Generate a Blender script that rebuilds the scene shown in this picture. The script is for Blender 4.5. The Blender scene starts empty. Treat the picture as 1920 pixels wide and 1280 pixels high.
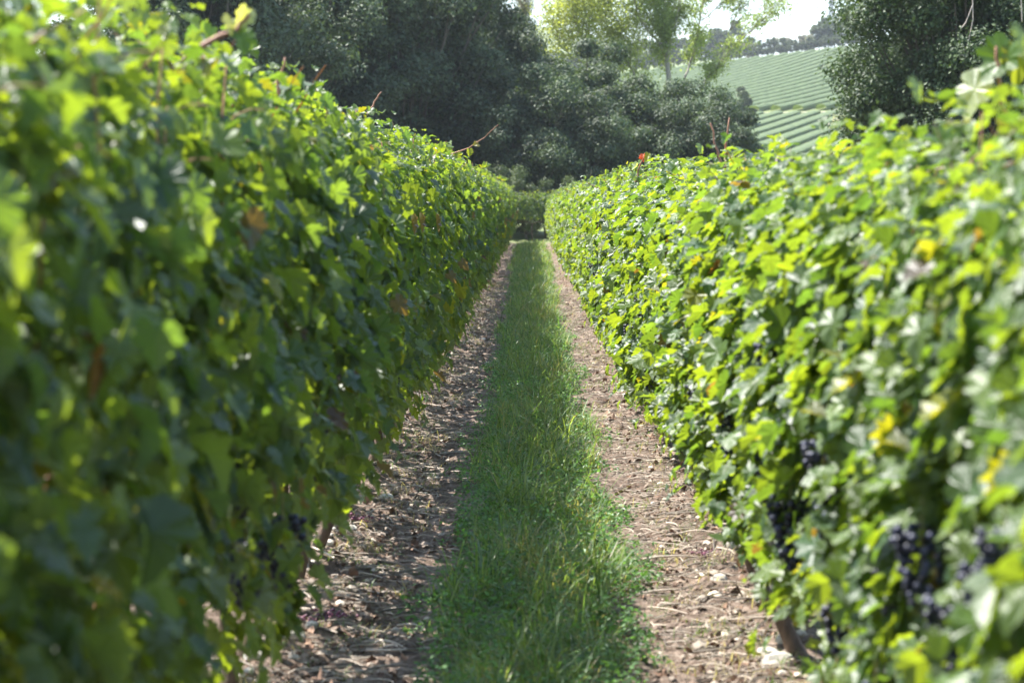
import bpy, math, random
import numpy as np
from math import radians as R, pi

C = bpy.context.scene.collection
sc = bpy.context.scene
rng = np.random.default_rng(7)
random.seed(7)

# ------------------------------------------------------------------ camera
FPX = 4533.0; CX, HY, CAMH = 994.0, 375.0, 1.65       # focal length and vanishing point, in pixels of the 1920 wide photo
cam_d = bpy.data.cameras.new('camera'); cam = bpy.data.objects.new('camera', cam_d); C.objects.link(cam)
cam_d.sensor_width = 36; cam_d.lens = 85
cam_d.clip_start = .1; cam_d.clip_end = 6000
cam.location = (0, 0, CAMH)
cam.rotation_euler = (R(90) - math.atan((640 - HY) / FPX), 0, math.atan((CX - 960) / FPX))
cam_d.dof.use_dof = True; cam_d.dof.focus_distance = 19; cam_d.dof.aperture_fstop = 5.0; cam_d.dof.aperture_blades = 0
sc.camera = cam

# ------------------------------------------------------------------ world, sun, exposure
SUN_EL, SUN_AZ = R(57), R(-64)                         # azimuth measured clockwise from +Y
w = bpy.data.worlds.new('World'); sc.world = w; w.use_nodes = True
nt = w.node_tree; bg = nt.nodes['Background']
sky = nt.nodes.new('ShaderNodeTexSky'); sky.sky_type = 'NISHITA'; sky.sun_disc = False
sky.sun_elevation = SUN_EL; sky.sun_rotation = SUN_AZ
sky.air_density = 1.0; sky.dust_density = .9; sky.ozone_density = 1.0
nt.links.new(sky.outputs[0], bg.inputs[0]); bg.inputs[1].default_value = .13
sd = bpy.data.lights.new('sun', 'SUN'); sun = bpy.data.objects.new('sun', sd); C.objects.link(sun)
sd.energy = 5.0; sd.angle = R(.55); sd.color = (1, .965, .91)
from mathutils import Vector, Matrix
sdir = Vector((math.sin(SUN_AZ) * math.cos(SUN_EL), math.cos(SUN_AZ) * math.cos(SUN_EL), math.sin(SUN_EL)))
sun.rotation_euler = sdir.to_track_quat('Z', 'Y').to_euler()
sc.view_settings.view_transform = 'Standard'; sc.view_settings.look = 'None'
sc.view_settings.exposure = 1.68; sc.view_settings.gamma = 1
sc.render.engine = 'CYCLES'
sc.cycles.max_bounces = 8; sc.cycles.diffuse_bounces = 4; sc.cycles.glossy_bounces = 2
sc.cycles.transmission_bounces = 6; sc.cycles.transparent_max_bounces = 4; sc.cycles.volume_bounces = 0
sc.cycles.sample_clamp_indirect = 6
sc.cycles.use_denoising = True; sc.cycles.use_adaptive_sampling = False

# ------------------------------------------------------------------ helpers
def px(x, y, D):
    """the point at distance D along +Y that the photo shows at pixel x, y"""
    return ((x - CX) / FPX * D, D, CAMH + (HY - y) / FPX * D)

def mesh(name, V, F, cols=None, smooth=False):
    V = np.asarray(V, np.float32); F = np.asarray(F, np.int32)
    me = bpy.data.meshes.new(name); k = F.shape[1]
    me.vertices.add(len(V)); me.vertices.foreach_set('co', V.ravel())
    me.loops.add(F.size); me.loops.foreach_set('vertex_index', F.ravel())
    me.polygons.add(len(F)); me.polygons.foreach_set('loop_start', np.arange(0, F.size, k, dtype=np.int32))
    me.polygons.foreach_set('loop_total', np.full(len(F), k, np.int32))
    me.polygons.foreach_set('use_smooth', np.full(len(F), smooth, bool))
    if cols is not None:
        a = me.color_attributes.new('Col', 'FLOAT_COLOR', 'POINT')
        c = np.ones((len(V), 4), np.float32); c[:, :3] = cols
        a.data.foreach_set('color', c.ravel())
    me.update(calc_edges=True); me.validate()
    return me

def obj(name, me, mat=None, parent=None, loc=(0, 0, 0)):
    if mat and not me.materials: me.materials.append(mat)
    o = bpy.data.objects.new(name, me); C.objects.link(o); o.location = loc
    if parent: o.parent = parent
    return o

def tag(o, label=None, cat=None, group=None, kind=None):
    if label: o['label'] = label
    if cat: o['category'] = cat
    if group: o['group'] = group
    if kind: o['kind'] = kind
    return o

def empty(name, loc=(0, 0, 0), rz=0, **k):
    o = bpy.data.objects.new(name, None); C.objects.link(o); o.location = loc; o.rotation_euler = (0, 0, rz)
    o.empty_display_size = .2
    return tag(o, **k)

class Geo:
    """gathers triangles with vertex colours into one mesh"""
    def __init__(s): s.V, s.F, s.K, s.n = [], [], [], 0
    def add(s, V, F, col=(1, 1, 1)):
        V = np.asarray(V, float); F = np.asarray(F, int)
        s.V.append(V); s.F.append(F + s.n); s.K.append(np.broadcast_to(np.asarray(col, float), V.shape)); s.n += len(V)
    def build(s, name, mat, parent=None, smooth=False, loc=(0, 0, 0)):
        return obj(name, s.mesh(name, smooth), mat, parent, loc)
    def mesh(s, name, smooth=False):
        return mesh(name, np.concatenate(s.V), np.concatenate(s.F), np.concatenate(s.K), smooth)

def unit(v): return v / (np.linalg.norm(v, axis=-1, keepdims=True) + 1e-9)

def tube(g, pts, rad, sides=6, col=(1, 1, 1), cap=True, r=None):
    pts = np.asarray(pts, float); n = len(pts); rad = np.broadcast_to(np.asarray(rad, float), (n,))
    t = unit(np.gradient(pts, axis=0))
    ref = np.array([0, 0, 1.]) if abs(t[0][2]) < .8 else np.array([1., 0, 0])
    a = unit(np.cross(t, ref)); b = np.cross(t, a)
    th = np.arange(sides) * 2 * pi / sides
    rr = rad[:, None, None] * (1 if r is None else r[:, :, None])
    ring = pts[:, None] + rr * (np.cos(th)[None, :, None] * a[:, None] + np.sin(th)[None, :, None] * b[:, None])
    V = ring.reshape(-1, 3); F = []
    for i in range(n - 1):
        for j in range(sides):
            k = (j + 1) % sides; p = i * sides
            F += [(p + j, p + sides + j, p + sides + k), (p + j, p + sides + k, p + k)]
    if cap:
        V = np.vstack([V, pts[-1] + t[-1] * rad[-1] * .3]); m = len(V) - 1
        F += [((n - 1) * sides + j, m, (n - 1) * sides + (j + 1) % sides) for j in range(sides)]
    g.add(V, F, col)

def bend(p0, p1, sag=(0, 0, 0), n=6, jit=0):
    p0, p1 = np.array(p0, float), np.array(p1, float); t = np.linspace(0, 1, n)[:, None]
    p = p0 + (p1 - p0) * t + np.array(sag) * (4 * t * (1 - t))
    if jit: p[1:-1] += rng.normal(0, jit, (n - 2, 3))
    return p

def frames(nrm, tip):
    z = unit(nrm); y = unit(tip - (tip * z).sum(-1, keepdims=True) * z); x = np.cross(y, z)
    return np.stack([x, y, z], -1)

def scatter(g, tpl, F, P, M, S, col):
    """copies of a template: tpl (n,k,3) or (k,3)"""
    n = len(P); tpl = np.broadcast_to(tpl, (n,) + tpl.shape[-2:])
    V = P[:, None] + np.einsum('nij,nkj->nki', M, tpl * np.asarray(S).reshape(n, 1, -1))
    k = tpl.shape[1]; FF = (F[None] + (np.arange(n) * k)[:, None, None]).reshape(-1, 3)
    g.add(V.reshape(-1, 3), FF, np.repeat(col, k, 0))

def ordinal(n):
    one = 'zeroth first second third fourth fifth sixth seventh eighth ninth tenth eleventh twelfth thirteenth fourteenth fifteenth sixteenth seventeenth eighteenth nineteenth'.split()
    tens = 'x x twenty thirty forty fifty sixty seventy eighty ninety'.split()
    if n < 20: return one[n]
    if n < 100: return tens[n // 10] + '-' + one[n % 10] if n % 10 else tens[n // 10][:-1] + 'ieth'
    return 'hundredth' if n == 100 else 'hundred and ' + ordinal(n - 100)

# ------------------------------------------------------------------ materials
def newmat(name):
    m = bpy.data.materials.new(name); m.use_nodes = True
    n = m.node_tree.nodes; l = m.node_tree.links; n.clear()
    out = n.new('ShaderNodeOutputMaterial'); return m, n, l, out

def mk(n, t, **k):
    x = n.new(t)
    for a, b in k.items():
        if a.startswith('i_'):
            x.inputs[int(a[2:]) if a[2:].isdigit() else a[2:].replace('_', ' ')].default_value = b
        else: setattr(x, a, b)
    return x

def leaf_mat(name, rough=.42, spec=.5, transl=.5, tint=(2.5, 2.1, .55), under=(.16, .2, .12), under_amt=.55, veins=True, coat=0):
    m, n, l, out = newmat(name)
    at = mk(n, 'ShaderNodeAttribute', attribute_name='Col')
    tc = mk(n, 'ShaderNodeTexCoord')
    nz = mk(n, 'ShaderNodeTexNoise', i_Scale=9.0, i_Detail=3.0); l.new(tc.outputs['Object'], nz.inputs['Vector'])
    hs = mk(n, 'ShaderNodeMixRGB', blend_type='MULTIPLY', i_0=.55); l.new(at.outputs['Color'], hs.inputs[1])
    rp = mk(n, 'ShaderNodeValToRGB'); rp.color_ramp.elements[0].color = (.55, .6, .5, 1); rp.color_ramp.elements[0].position = .3
    rp.color_ramp.elements[1].color = (1.25, 1.2, 1.1, 1); rp.color_ramp.elements[1].position = .7
    l.new(nz.outputs[0], rp.inputs[0]); l.new(rp.outputs[0], hs.inputs[2])
    geo = mk(n, 'ShaderNodeNewGeometry')
    mu = mk(n, 'ShaderNodeMixRGB', i_2=(*under, 1)); l.new(hs.outputs[0], mu.inputs[1])
    mb = mk(n, 'ShaderNodeMath', operation='MULTIPLY', i_1=under_amt); l.new(geo.outputs['Backfacing'], mb.inputs[0]); l.new(mb.outputs[0], mu.inputs[0])
    p = mk(n, 'ShaderNodeBsdfPrincipled', i_Roughness=rough); p.inputs['Specular IOR Level'].default_value = spec
    l.new(mu.outputs[0], p.inputs['Base Color'])
    if veins:
        b = mk(n, 'ShaderNodeBump', i_Strength=.35, i_Distance=.01); n2 = mk(n, 'ShaderNodeTexNoise', i_Scale=45.0)
        l.new(tc.outputs['Object'], n2.inputs['Vector']); l.new(n2.outputs[0], b.inputs['Height']); l.new(b.outputs[0], p.inputs['Normal'])
    tr = mk(n, 'ShaderNodeBsdfTranslucent'); tm = mk(n, 'ShaderNodeMixRGB', blend_type='MULTIPLY', i_0=1.0, i_2=(*tint, 1))
    l.new(hs.outputs[0], tm.inputs[1]); l.new(tm.outputs[0], tr.inputs[0])
    mx = mk(n, 'ShaderNodeMixShader', i_0=transl); l.new(p.outputs[0], mx.inputs[1]); l.new(tr.outputs[0], mx.inputs[2])
    l.new(mx.outputs[0], out.inputs[0]); return m

def solid_mat(name, rough=.8, noise=20, lo=.6, hi=1.3, bump=.4, dist=.01, spec=.3, stretch=(1, 1, 1)):
    m, n, l, out = newmat(name)
    at = mk(n, 'ShaderNodeAttribute', attribute_name='Col'); tc = mk(n, 'ShaderNodeTexCoord')
    mp = mk(n, 'ShaderNodeMapping'); mp.inputs['Scale'].default_value = stretch; l.new(tc.outputs['Object'], mp.inputs[0])
    nz = mk(n, 'ShaderNodeTexNoise', i_Scale=float(noise), i_Detail=6.0, i_Roughness=.65); l.new(mp.outputs[0], nz.inputs['Vector'])
    mr = mk(n, 'ShaderNodeMapRange'); mr.inputs[1].default_value = .3; mr.inputs[2].default_value = .7; mr.inputs[3].default_value = lo; mr.inputs[4].default_value = hi
    l.new(nz.outputs[0], mr.inputs[0])
    mu = mk(n, 'ShaderNodeMixRGB', blend_type='MULTIPLY', i_0=1.0); l.new(at.outputs['Color'], mu.inputs[1]); l.new(mr.outputs[0], mu.inputs[2])
    p = mk(n, 'ShaderNodeBsdfPrincipled', i_Roughness=rough); p.inputs['Specular IOR Level'].default_value = spec
    l.new(mu.outputs[0], p.inputs['Base Color'])
    b = mk(n, 'ShaderNodeBump', i_Strength=bump, i_Distance=dist); l.new(nz.outputs[0], b.inputs['Height']); l.new(b.outputs[0], p.inputs['Normal'])
    l.new(p.outputs[0], out.inputs[0]); return m

M_VLEAF = leaf_mat('vine_leaf', rough=.47, spec=.8, transl=.5, tint=(3.45, 2.75, .6), under=(.17, .22, .14))
M_GRASS = leaf_mat('grass_blade', rough=.45, spec=.4, transl=.4, tint=(2.0, 2.0, .8), under_amt=.1, veins=False)
M_OAK = leaf_mat('oak_leaf', rough=.55, spec=.35, transl=.22, tint=(1.8, 1.9, .7), under=(.14, .17, .13), under_amt=.4, veins=False)
M_POP = leaf_mat('poplar_leaf', rough=.42, spec=.5, transl=.45, tint=(2.1, 2.0, .8), under=(.3, .34, .24), under_amt=.4, veins=False)
M_FAR = leaf_mat('far_leaf', rough=.6, spec=.2, transl=.25, tint=(1.6, 1.7, .8), under_amt=.2, veins=False)
M_BARK = solid_mat('bark', noise=22, lo=.45, hi=1.4, bump=.8, dist=.02, stretch=(1, 1, .3))
M_CANE = solid_mat('cane_bark', noise=60, rough=.6, bump=.3, dist=.004, stretch=(1, 1, .3))
M_POST = solid_mat('post_wood', noise=40, lo=.6, hi=1.25, bump=.5, dist=.006, stretch=(1, 1, .12))
M_STONE = solid_mat('limestone', noise=25, lo=.7, hi=1.15, bump=.6, dist=.01)
M_LIT = solid_mat('dry_litter', noise=30, lo=.7, hi=1.25, bump=.2)
M_STEEL = solid_mat('galvanised_steel', noise=8, rough=.5)
M_GRAPE = solid_mat('grape_skin', noise=30, rough=.45, lo=.6, hi=1.7, bump=0, spec=.5)

def ground_mat():
    m, n, l, out = newmat('vineyard_soil')
    geo = mk(n, 'ShaderNodeNewGeometry'); sep = mk(n, 'ShaderNodeSeparateXYZ'); l.new(geo.outputs['Position'], sep.inputs[0])
    def noise(s, d=6.0, st=None):
        x = mk(n, 'ShaderNodeTexNoise', i_Scale=float(s), i_Detail=d, i_Roughness=.65)
        if st:
            mp = mk(n, 'ShaderNodeMapping'); mp.inputs['Scale'].default_value = st; l.new(geo.outputs['Position'], mp.inputs[0]); l.new(mp.outputs[0], x.inputs['Vector'])
        else: l.new(geo.outputs['Position'], x.inputs['Vector'])
        return x
    def ramp(src, stops):
        r = mk(n, 'ShaderNodeValToRGB'); e = r.color_ramp.elements
        e[0].position, e[0].color = stops[0][0], (*stops[0][1], 1); e[1].position, e[1].color = stops[-1][0], (*stops[-1][1], 1)
        for p, c in stops[1:-1]: q = e.new(p); q.color = (*c, 1)
        l.new(src, r.inputs[0]); return r
    soil = ramp(noise(14).outputs[0], [(.28, (.07, .05, .037)), (.45, (.17, .125, .095)), (.58, (.28, .215, .17)), (.75, (.42, .34, .28))])
    fine = ramp(noise(90, 3).outputs[0], [(.35, (.6, .58, .55)), (.65, (1.2, 1.2, 1.2))])
    mul = mk(n, 'ShaderNodeMixRGB', blend_type='MULTIPLY', i_0=.8); l.new(soil.outputs[0], mul.inputs[1]); l.new(fine.outputs[0], mul.inputs[2])
    damp = ramp(noise(2.2, 4).outputs[0], [(.38, (.62, .6, .6)), (.6, (1.05, 1.05, 1.05))])
    mud = mk(n, 'ShaderNodeMixRGB', blend_type='MULTIPLY', i_0=1.0); l.new(mul.outputs[0], mud.inputs[1]); l.new(damp.outputs[0], mud.inputs[2]); mul = mud
    # short green cover away from the vineyard lane and under the grass strip
    green = ramp(noise(3).outputs[0], [(.3, (.1, .13, .045)), (.5, (.15, .18, .07)), (.7, (.21, .22, .1))])
    ab = mk(n, 'ShaderNodeMath', operation='ABSOLUTE'); l.new(sep.outputs[0], ab.inputs[0])
    st = mk(n, 'ShaderNodeMapRange', i_1=.42, i_2=.26); l.new(ab.outputs[0], st.inputs[0])
    fy = mk(n, 'ShaderNodeMapRange', i_1=89.0, i_2=96.0); l.new(sep.outputs[1], fy.inputs[0])
    fx = mk(n, 'ShaderNodeMapRange', i_1=6.0, i_2=9.0); l.new(ab.outputs[0], fx.inputs[0])
    mxx = mk(n, 'ShaderNodeMath', operation='MAXIMUM'); l.new(fy.outputs[0], mxx.inputs[0]); l.new(fx.outputs[0], mxx.inputs[1])
    mx2 = mk(n, 'ShaderNodeMath', operation='MAXIMUM'); l.new(mxx.outputs[0], mx2.inputs[0])
    sts = mk(n, 'ShaderNodeMath', operation='MULTIPLY', i_1=.3); l.new(st.outputs[0], sts.inputs[0]); l.new(sts.outputs[0], mx2.inputs[1])
    mix = mk(n, 'ShaderNodeMixRGB'); l.new(mx2.outputs[0], mix.inputs[0]); l.new(mul.outputs[0], mix.inputs[1]); l.new(green.outputs[0], mix.inputs[2])
    p = mk(n, 'ShaderNodeBsdfPrincipled', i_Roughness=.95); p.inputs['Specular IOR Level'].default_value = .13
    l.new(mix.outputs[0], p.inputs['Base Color'])
    b = mk(n, 'ShaderNodeBump', i_Strength=.9, i_Distance=.03); l.new(noise(35, 8).outputs[0], b.inputs['Height']); l.new(b.outputs[0], p.inputs['Normal'])
    l.new(p.outputs[0], out.inputs[0]); return m
M_GROUND = ground_mat()

# ------------------------------------------------------------------ terrain
def smooth(a, b, x):
    t = np.clip((x - a) / (b - a), 0, 1); return t * t * (3 - 2 * t)

def terrain(x, y):
    x = np.asarray(x, float); y = np.asarray(y, float)
    yy = np.array([-50, 150, 200, 320, 380, 620, 900, 1400, 3000, 6000.]); zz = np.array([0, 0, 1.5, 10.8, 15.9, 39.0, 50, 80, 110, 120.])
    base = np.interp(y, yy, zz)
    side = (x - 66) * .12 * smooth(300, 620, y) * (1 - .6 * smooth(700, 1400, y))
    side = np.clip(side, -14, 12)
    far = 75 * np.exp(-((x + 90) / 210) ** 2) * smooth(1500, 2100, y)     # a distant blue ridge to the left
    z = base + side + far
    near = (np.abs(x) < 8) & (y < 100)
    und = .02 * np.sin(x * 9 + y * 3.1) * np.sin(y * 5.3 - x * 4) + .012 * np.sin(x * 31 + y * 13) * np.sin(y * 27) \
        + .045 * np.exp(-((np.abs(x) - 1.0) / .28) ** 2) - .015 * np.exp(-((np.abs(x) - .6) / .15) ** 2)
    return z + und * near

xs = np.unique(np.concatenate([np.linspace(-900, -60, 22), np.linspace(-60, -8, 14), np.linspace(-8, -1.5, 14), np.arange(-1.5, 1.5, .04), np.linspace(1.5, 8, 14), np.linspace(8, 60, 14), np.linspace(60, 180, 26), np.linspace(180, 1300, 20)]))
ys = np.unique(np.concatenate([np.linspace(-60, 1, 8), np.arange(1, 30, .05), np.arange(30, 100, .2), np.linspace(100, 300, 30), np.arange(300, 402, 2.), np.linspace(400, 700, 40), np.linspace(700, 3000, 60), np.linspace(3000, 4500, 5)]))
X, Y = np.meshgrid(xs, ys); Z = terrain(X, Y)
fine = (np.abs(X) < 1.6) & (Y < 31) & (Y > 1)
Z = Z + fine * rng.normal(0, .0045, Z.shape)
nx, ny = len(xs), len(ys); i = np.arange(nx - 1); j = np.arange(ny - 1); I, J = np.meshgrid(i, j); q = (J * nx + I).ravel()
gm = mesh('ground', np.stack([X, Y, Z], -1).reshape(-1, 3), np.stack([q, q + 1, q + nx + 1, q + nx], -1), smooth=True)
tag(obj('ground', gm, M_GROUND), kind='structure')

# ------------------------------------------------------------------ vine leaf
half = [(.0, .0), (.07, -.13), (.2, -.2), (.34, -.17), (.4, -.04), (.5, .02), (.47, .14), (.4, .2), (.55, .36), (.5, .47), (.34, .5), (.3, .56), (.31, .72), (.19, .78), (.12, .92), (.0, 1.0)]
outl = half + [(-a, b) for a, b in half[-2:0:-1]]
LT = np.array([(0, .28, 0)] + [(a, b, 0) for a, b in outl]); LT[:, 1] -= .28
LF = np.array([(0, k, k % len(outl) + 1) for k in range(1, len(outl) + 1)])[:, ::-1]
LF = LF[:, [0, 2, 1]]

def leaf_shapes(n, curl=1.0):
    T = np.repeat(LT[None], n, 0).copy()
    fold = rng.normal(.25, .25, (n, 1)) * curl; cup = rng.normal(-.25, .35, (n, 1)) * curl
    x, y = T[..., 0], T[..., 1]
    T[..., 2] = fold * np.abs(x) + cup * (y * y) + rng.normal(0, .035, x.shape) * curl + rng.normal(0, .25, (n, 1)) * x * y
    T[..., 0] *= 1.0 + rng.normal(0, .08, (n, 1))
    return T

def leaf_cols(n, z=None, gold=.02, red=.002):
    t = rng.random((n, 1)); a = np.array([.042, .095, .036]); b = np.array([.106, .166, .028])
    c = a + (b - a) * t; c *= rng.uniform(.75, 1.2, (n, 1))
    u = rng.random(n)
    k = u < gold; c[k] = np.array([.15, .175, .025]) * rng.uniform(.6, 1.2, (k.sum(), 1))
    k = (u > gold) & (u < gold + red); c[k] = np.array([.12, .06, .025]) * rng.uniform(.5, 1.2, (k.sum(), 1))
    k = (u > .992); c[k] = np.array([.1, .075, .04]) * rng.uniform(.6, 1.3, (k.sum(), 1))
    return c

def wrap_halfwidth(z):
    return np.interp(z, [.3, .45, .7, 1.0, 1.4, 1.75, 1.95, 2.05], [.22, .32, .38, .39, .36, .31, .2, .08])

def vine_foliage(n=1500, low=1.0):
    g = Geo()
    # shoots radiate up from the cordon; leaves sit in loose bunches along them
    nb = 46
    cy = rng.uniform(-.5, .5, nb); cz = np.clip(.38 + 1.6 * rng.beta(1.25, 1.05, nb), .4, 2.0); cs = rng.choice([-1, 1], nb)
    k = rng.integers(0, nb, n)
    y = np.where(rng.random(n) < .55, cy[k] + rng.normal(0, .1, n), rng.uniform(-.52, .52, n))
    z = np.where(rng.random(n) < .55, cz[k] + rng.normal(0, .12, n), .42 + 1.56 * rng.random(n) ** (.95 - .25 * (1 - low)))
    z = np.clip(z, .3 + .12 * rng.random(n), 2.12)
    if low == 2: z = .85 + (z - .3) * .68
    side = np.where(rng.random(n) < .5, -1, 1)
    depth = 1 - np.abs(rng.normal(0, .3, n)); depth = np.where(rng.random(n) < .82, depth, rng.uniform(-.5, .6, n))
    bump = (.05 if low == 1 else .08) * np.sin(y * 9 + z * 5 + rng.random() * 6) + rng.normal(0, .035, n)
    x = side * (wrap_halfwidth(z) * depth + bump * (depth > .5))
    P = np.stack([x, y, z], -1)
    top = smooth(1.6, 2.0, z)
    nrm = np.stack([side * rng.uniform(.35, 1.0, n) * (1 - .5 * top), rng.normal(0, .38, n), rng.uniform(.05, .8, n) + .5 * top + .25 * (low == 1)], -1) + rng.normal(0, .28, (n, 3))
    tip = np.stack([side * .3 + rng.normal(0, .35, n), rng.normal(0, .5, n), -np.ones(n) + .5 * top], -1)
    if low == 0:                                                   # the fruit zone of the left row is thinned, more so on its outer side
        drop = ((x < 0) & (z < 1.35) & (rng.random(n) < .7)) | ((x > 0) & (z < .95) & (rng.random(n) < .3))
        P, nrm, tip, top = P[~drop], nrm[~drop], tip[~drop], top[~drop]; n = len(P)
    S = np.clip(rng.normal(.08, .02, n), .04, .135) * (1 - .35 * top)
    scatter(g, leaf_shapes(n), LF, P, frames(nrm, tip), S, leaf_cols(n, gold=.035 if low == 0 else .015) * (np.array([.95, .95, 1.12]) if low == 0 else 1.0))  # shade of the left row is put into its leaf colour as a bluer tint
    for _ in range(rng.integers(5, 9)):                            # shoot tips breaking out of the trimmed top
        p = np.array([rng.normal(0, .13), rng.uniform(-.45, .45), 1.88]); e = p + np.array([rng.normal(0, .09), rng.normal(0, .1), rng.uniform(.06, .2)])
        b = bend(p, e, n=5, jit=.004); tube(g, b, np.linspace(.004, .002, 5), 4, (.16, .1, .04)); m = rng.integers(2, 6)
        q = b[rng.integers(1, 5, m)] + rng.normal(0, .03, (m, 3)); scatter(g, leaf_shapes(m), LF, q, frames(rng.normal(0, 1, (m, 3)) + (0, 0, .4), rng.normal(0, 1, (m, 3))), rng.uniform(.03, .075, m), leaf_cols(m, gold=.15))
    for _ in range(4 if low == 1 else 2 if low == 0 else 0):                           # hanging shoots at the foot
        sd_ = rng.choice([-1, 1]); p = np.array([sd_ * .25, rng.uniform(-.45, .45), .6]); m = 9; t = rng.random(m)[:, None]
        e = p + np.array([sd_ * rng.uniform(.0, .16), rng.normal(0, .15), -rng.uniform(.2, .4)]); q = p + (e - p) * t + rng.normal(0, .03, (m, 3))
        tube(g, bend(p, e, (0, 0, .03), 5), np.linspace(.003, .0015, 5), 4, (.16, .1, .04))
        scatter(g, leaf_shapes(m), LF, q, frames(np.array([sd_, 0, .5]) + rng.normal(0, .4, (m, 3)), rng.normal(0, .4, (m, 3)) - (0, 0, 1)), rng.uniform(.04, .085, m), leaf_cols(m))
    return g

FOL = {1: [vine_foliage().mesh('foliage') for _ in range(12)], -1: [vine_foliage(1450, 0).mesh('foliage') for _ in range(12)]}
FOLX = [vine_foliage(900, 2).mesh('foliage') for _ in range(3)]

def vine_trunk():
    g = Geo(); a = rng.normal(0, .03, 2)
    p = np.array([(0, 0, -.05), (a[0], a[1], .12), (a[0] - .02, a[1] + .03, .32), (.01, .02, .52), (0, 0, .72)]) + 0
    tube(g, p, np.array([.038, .03, .026, .028, .03]) * rng.uniform(.85, 1.15), 8, (.12, .08, .055), r=rng.uniform(.75, 1.2, (5, 8)))
    for s in (-1, 1):
        q = bend((0, 0, .7), (rng.normal(0, .02), s * .47, .78), (0, 0, .05), 6, .008)
        tube(g, q, np.linspace(.022, .012, 6), 6, (.13, .085, .06))
    return g
TRUNK = [vine_trunk().mesh('trunk', True) for _ in range(5)]

def vine_cane(s):
    g = Geo(); y0 = rng.uniform(-.4, .4); y1 = y0 + rng.normal(0, .15)
    p = bend((0, y0, .75), (s * rng.uniform(.05, .24), y1, rng.uniform(1.8, 2.12)), (s * .07, 0, 0), 9, .012)
    tube(g, p, np.linspace(.0055, .0022, 9), 5, np.array([.22, .1, .055]) * rng.uniform(.7, 1.4))
    for k in range(rng.integers(1, 4)):                           # side shoots and leaf stalks
        q = p[rng.integers(2, 8)]; e = q + np.array([s * rng.uniform(.03, .12), rng.normal(0, .05), rng.normal(0, .05)])
        tube(g, bend(q, e, (0, 0, .02), 4), np.linspace(.003, .0015, 4), 4, (.28, .16, .07))
    return g
CANE = {s: [vine_cane(s).mesh('cane', True) for _ in range(7)] for s in (-1, 1)}

def ico():
    import bmesh
    b = bmesh.new(); bmesh.ops.create_icosphere(b, subdivisions=2, radius=1)
    V = np.array([v.co[:] for v in b.verts]); F = np.array([[v.index for v in f.verts] for f in b.faces]); b.free(); return V, F
ICO_V, ICO_F = ico()

def grape_mesh(dark=1.0):
    g = Geo(); L = rng.uniform(.12, .17); n = 62; pts = []
    for _ in range(4000):
        if len(pts) >= n: break
        t = rng.random() ** 1.2; a = rng.random() * 2 * pi; r = (.042 * (1 - t) ** .6 + .006) * rng.uniform(.75, 1)
        p = np.array([r * math.cos(a), r * math.sin(a), -.02 - t * L])
        if all(np.sum((p - q) ** 2) > .0125 ** 2 for q in pts): pts.append(p)
    P = np.array(pts); n = len(P)
    c = np.array([.017, .019, .036]) * rng.uniform(.4, 2.0, (n, 1)) * dark
    scatter(g, ICO_V, ICO_F, P, np.repeat(np.eye(3)[None], n, 0), rng.uniform(.0075, .0095, n), c)
    tube(g, [(0, 0, .03), (0, 0, -.03), (0, 0, -L * .8)], [.002, .002, .0015], 4, (.2, .18, .06))
    return g.mesh('grape_bunch', True)
GRAPE = [grape_mesh() for _ in range(5)]

# ------------------------------------------------------------------ the two vine rows
VD = .9
def make_vine(side, D, idx, count, row_name, zs, rowx, rz=0, far=False):
    rv = rng.random(4)
    n = idx
    lab = f'{ordinal(n)} grapevine from the near end of the {row_name}'
    v = empty('grapevine', (rowx + rng.normal(0, .02), D, float(terrain(rowx, D))), rz,
              label=lab, cat='grapevine', group='grapevines of the ' + row_name)
    fl = rng.integers(12); flip = rng.random() < .5
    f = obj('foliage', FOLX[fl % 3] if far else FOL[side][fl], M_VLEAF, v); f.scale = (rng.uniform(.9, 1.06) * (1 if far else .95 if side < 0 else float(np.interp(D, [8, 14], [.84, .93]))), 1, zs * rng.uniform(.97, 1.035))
    if D < 15 and not far:                                         # the nearer vines are trimmed clear of the ground, trunks showing
        lift = .16 * float(np.interp(D, [5, 9, 12, 15], [.7, 1, 1, 0])) * (1 if side > 0 else .6); f.location.z = lift; f.scale.z *= 1 - lift / 2.0
    if flip and side > 0: f.rotation_euler = (0, 0, pi)
    t = obj('trunk', TRUNK[rng.integers(5)], M_BARK, v); t.rotation_euler = (0, 0, 0 if rng.random() < .5 else pi)
    if D < 45 and not far:
        s = -side                                                  # the face that looks into the lane
        for k in range(3): c = obj('cane', CANE[s][rng.integers(7)], M_CANE, v); c.scale = (1, rng.uniform(.7, 1), zs * rng.uniform(.86, .99))
        if D < 32:
            nb = rng.choice([0, 1, 2, 3], p=[.2, .35, .3, .15]) if side > 0 else (1 if rng.random() < .35 else 0)
            if D < 4: nb = min(nb, 1)
            for k in range(nb):
                gz = rng.uniform(.72, 1.05)
                b = obj('grape_bunch', GRAPE[rng.integers(5)], M_GRAPE, v, (s * (wrap_halfwidth(gz) * rng.uniform(.6, .93)), rng.uniform(-.42, .42), gz))
                b.rotation_euler = (0, 0, rng.random() * 6); b.scale = (rng.uniform(.9, 1.35),) * 3
    return v

VINES = {}
for side, name, zs, end in ((-1, 'shaded left row', 1.005, 93), (1, 'sunlit right row', .895, 88)):
    Ds = np.arange(2.1, end, VD); VINES[side] = []
    for k, D in enumerate(Ds):
        zk = zs * float(np.interp(D, [5, 12, 22], [.985, .99, 1] if side < 0 else [.955, .975, 1]))
        VINES[side].append(make_vine(side, float(D), k + 1, len(Ds), name, zk, side * 1.0))

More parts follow.
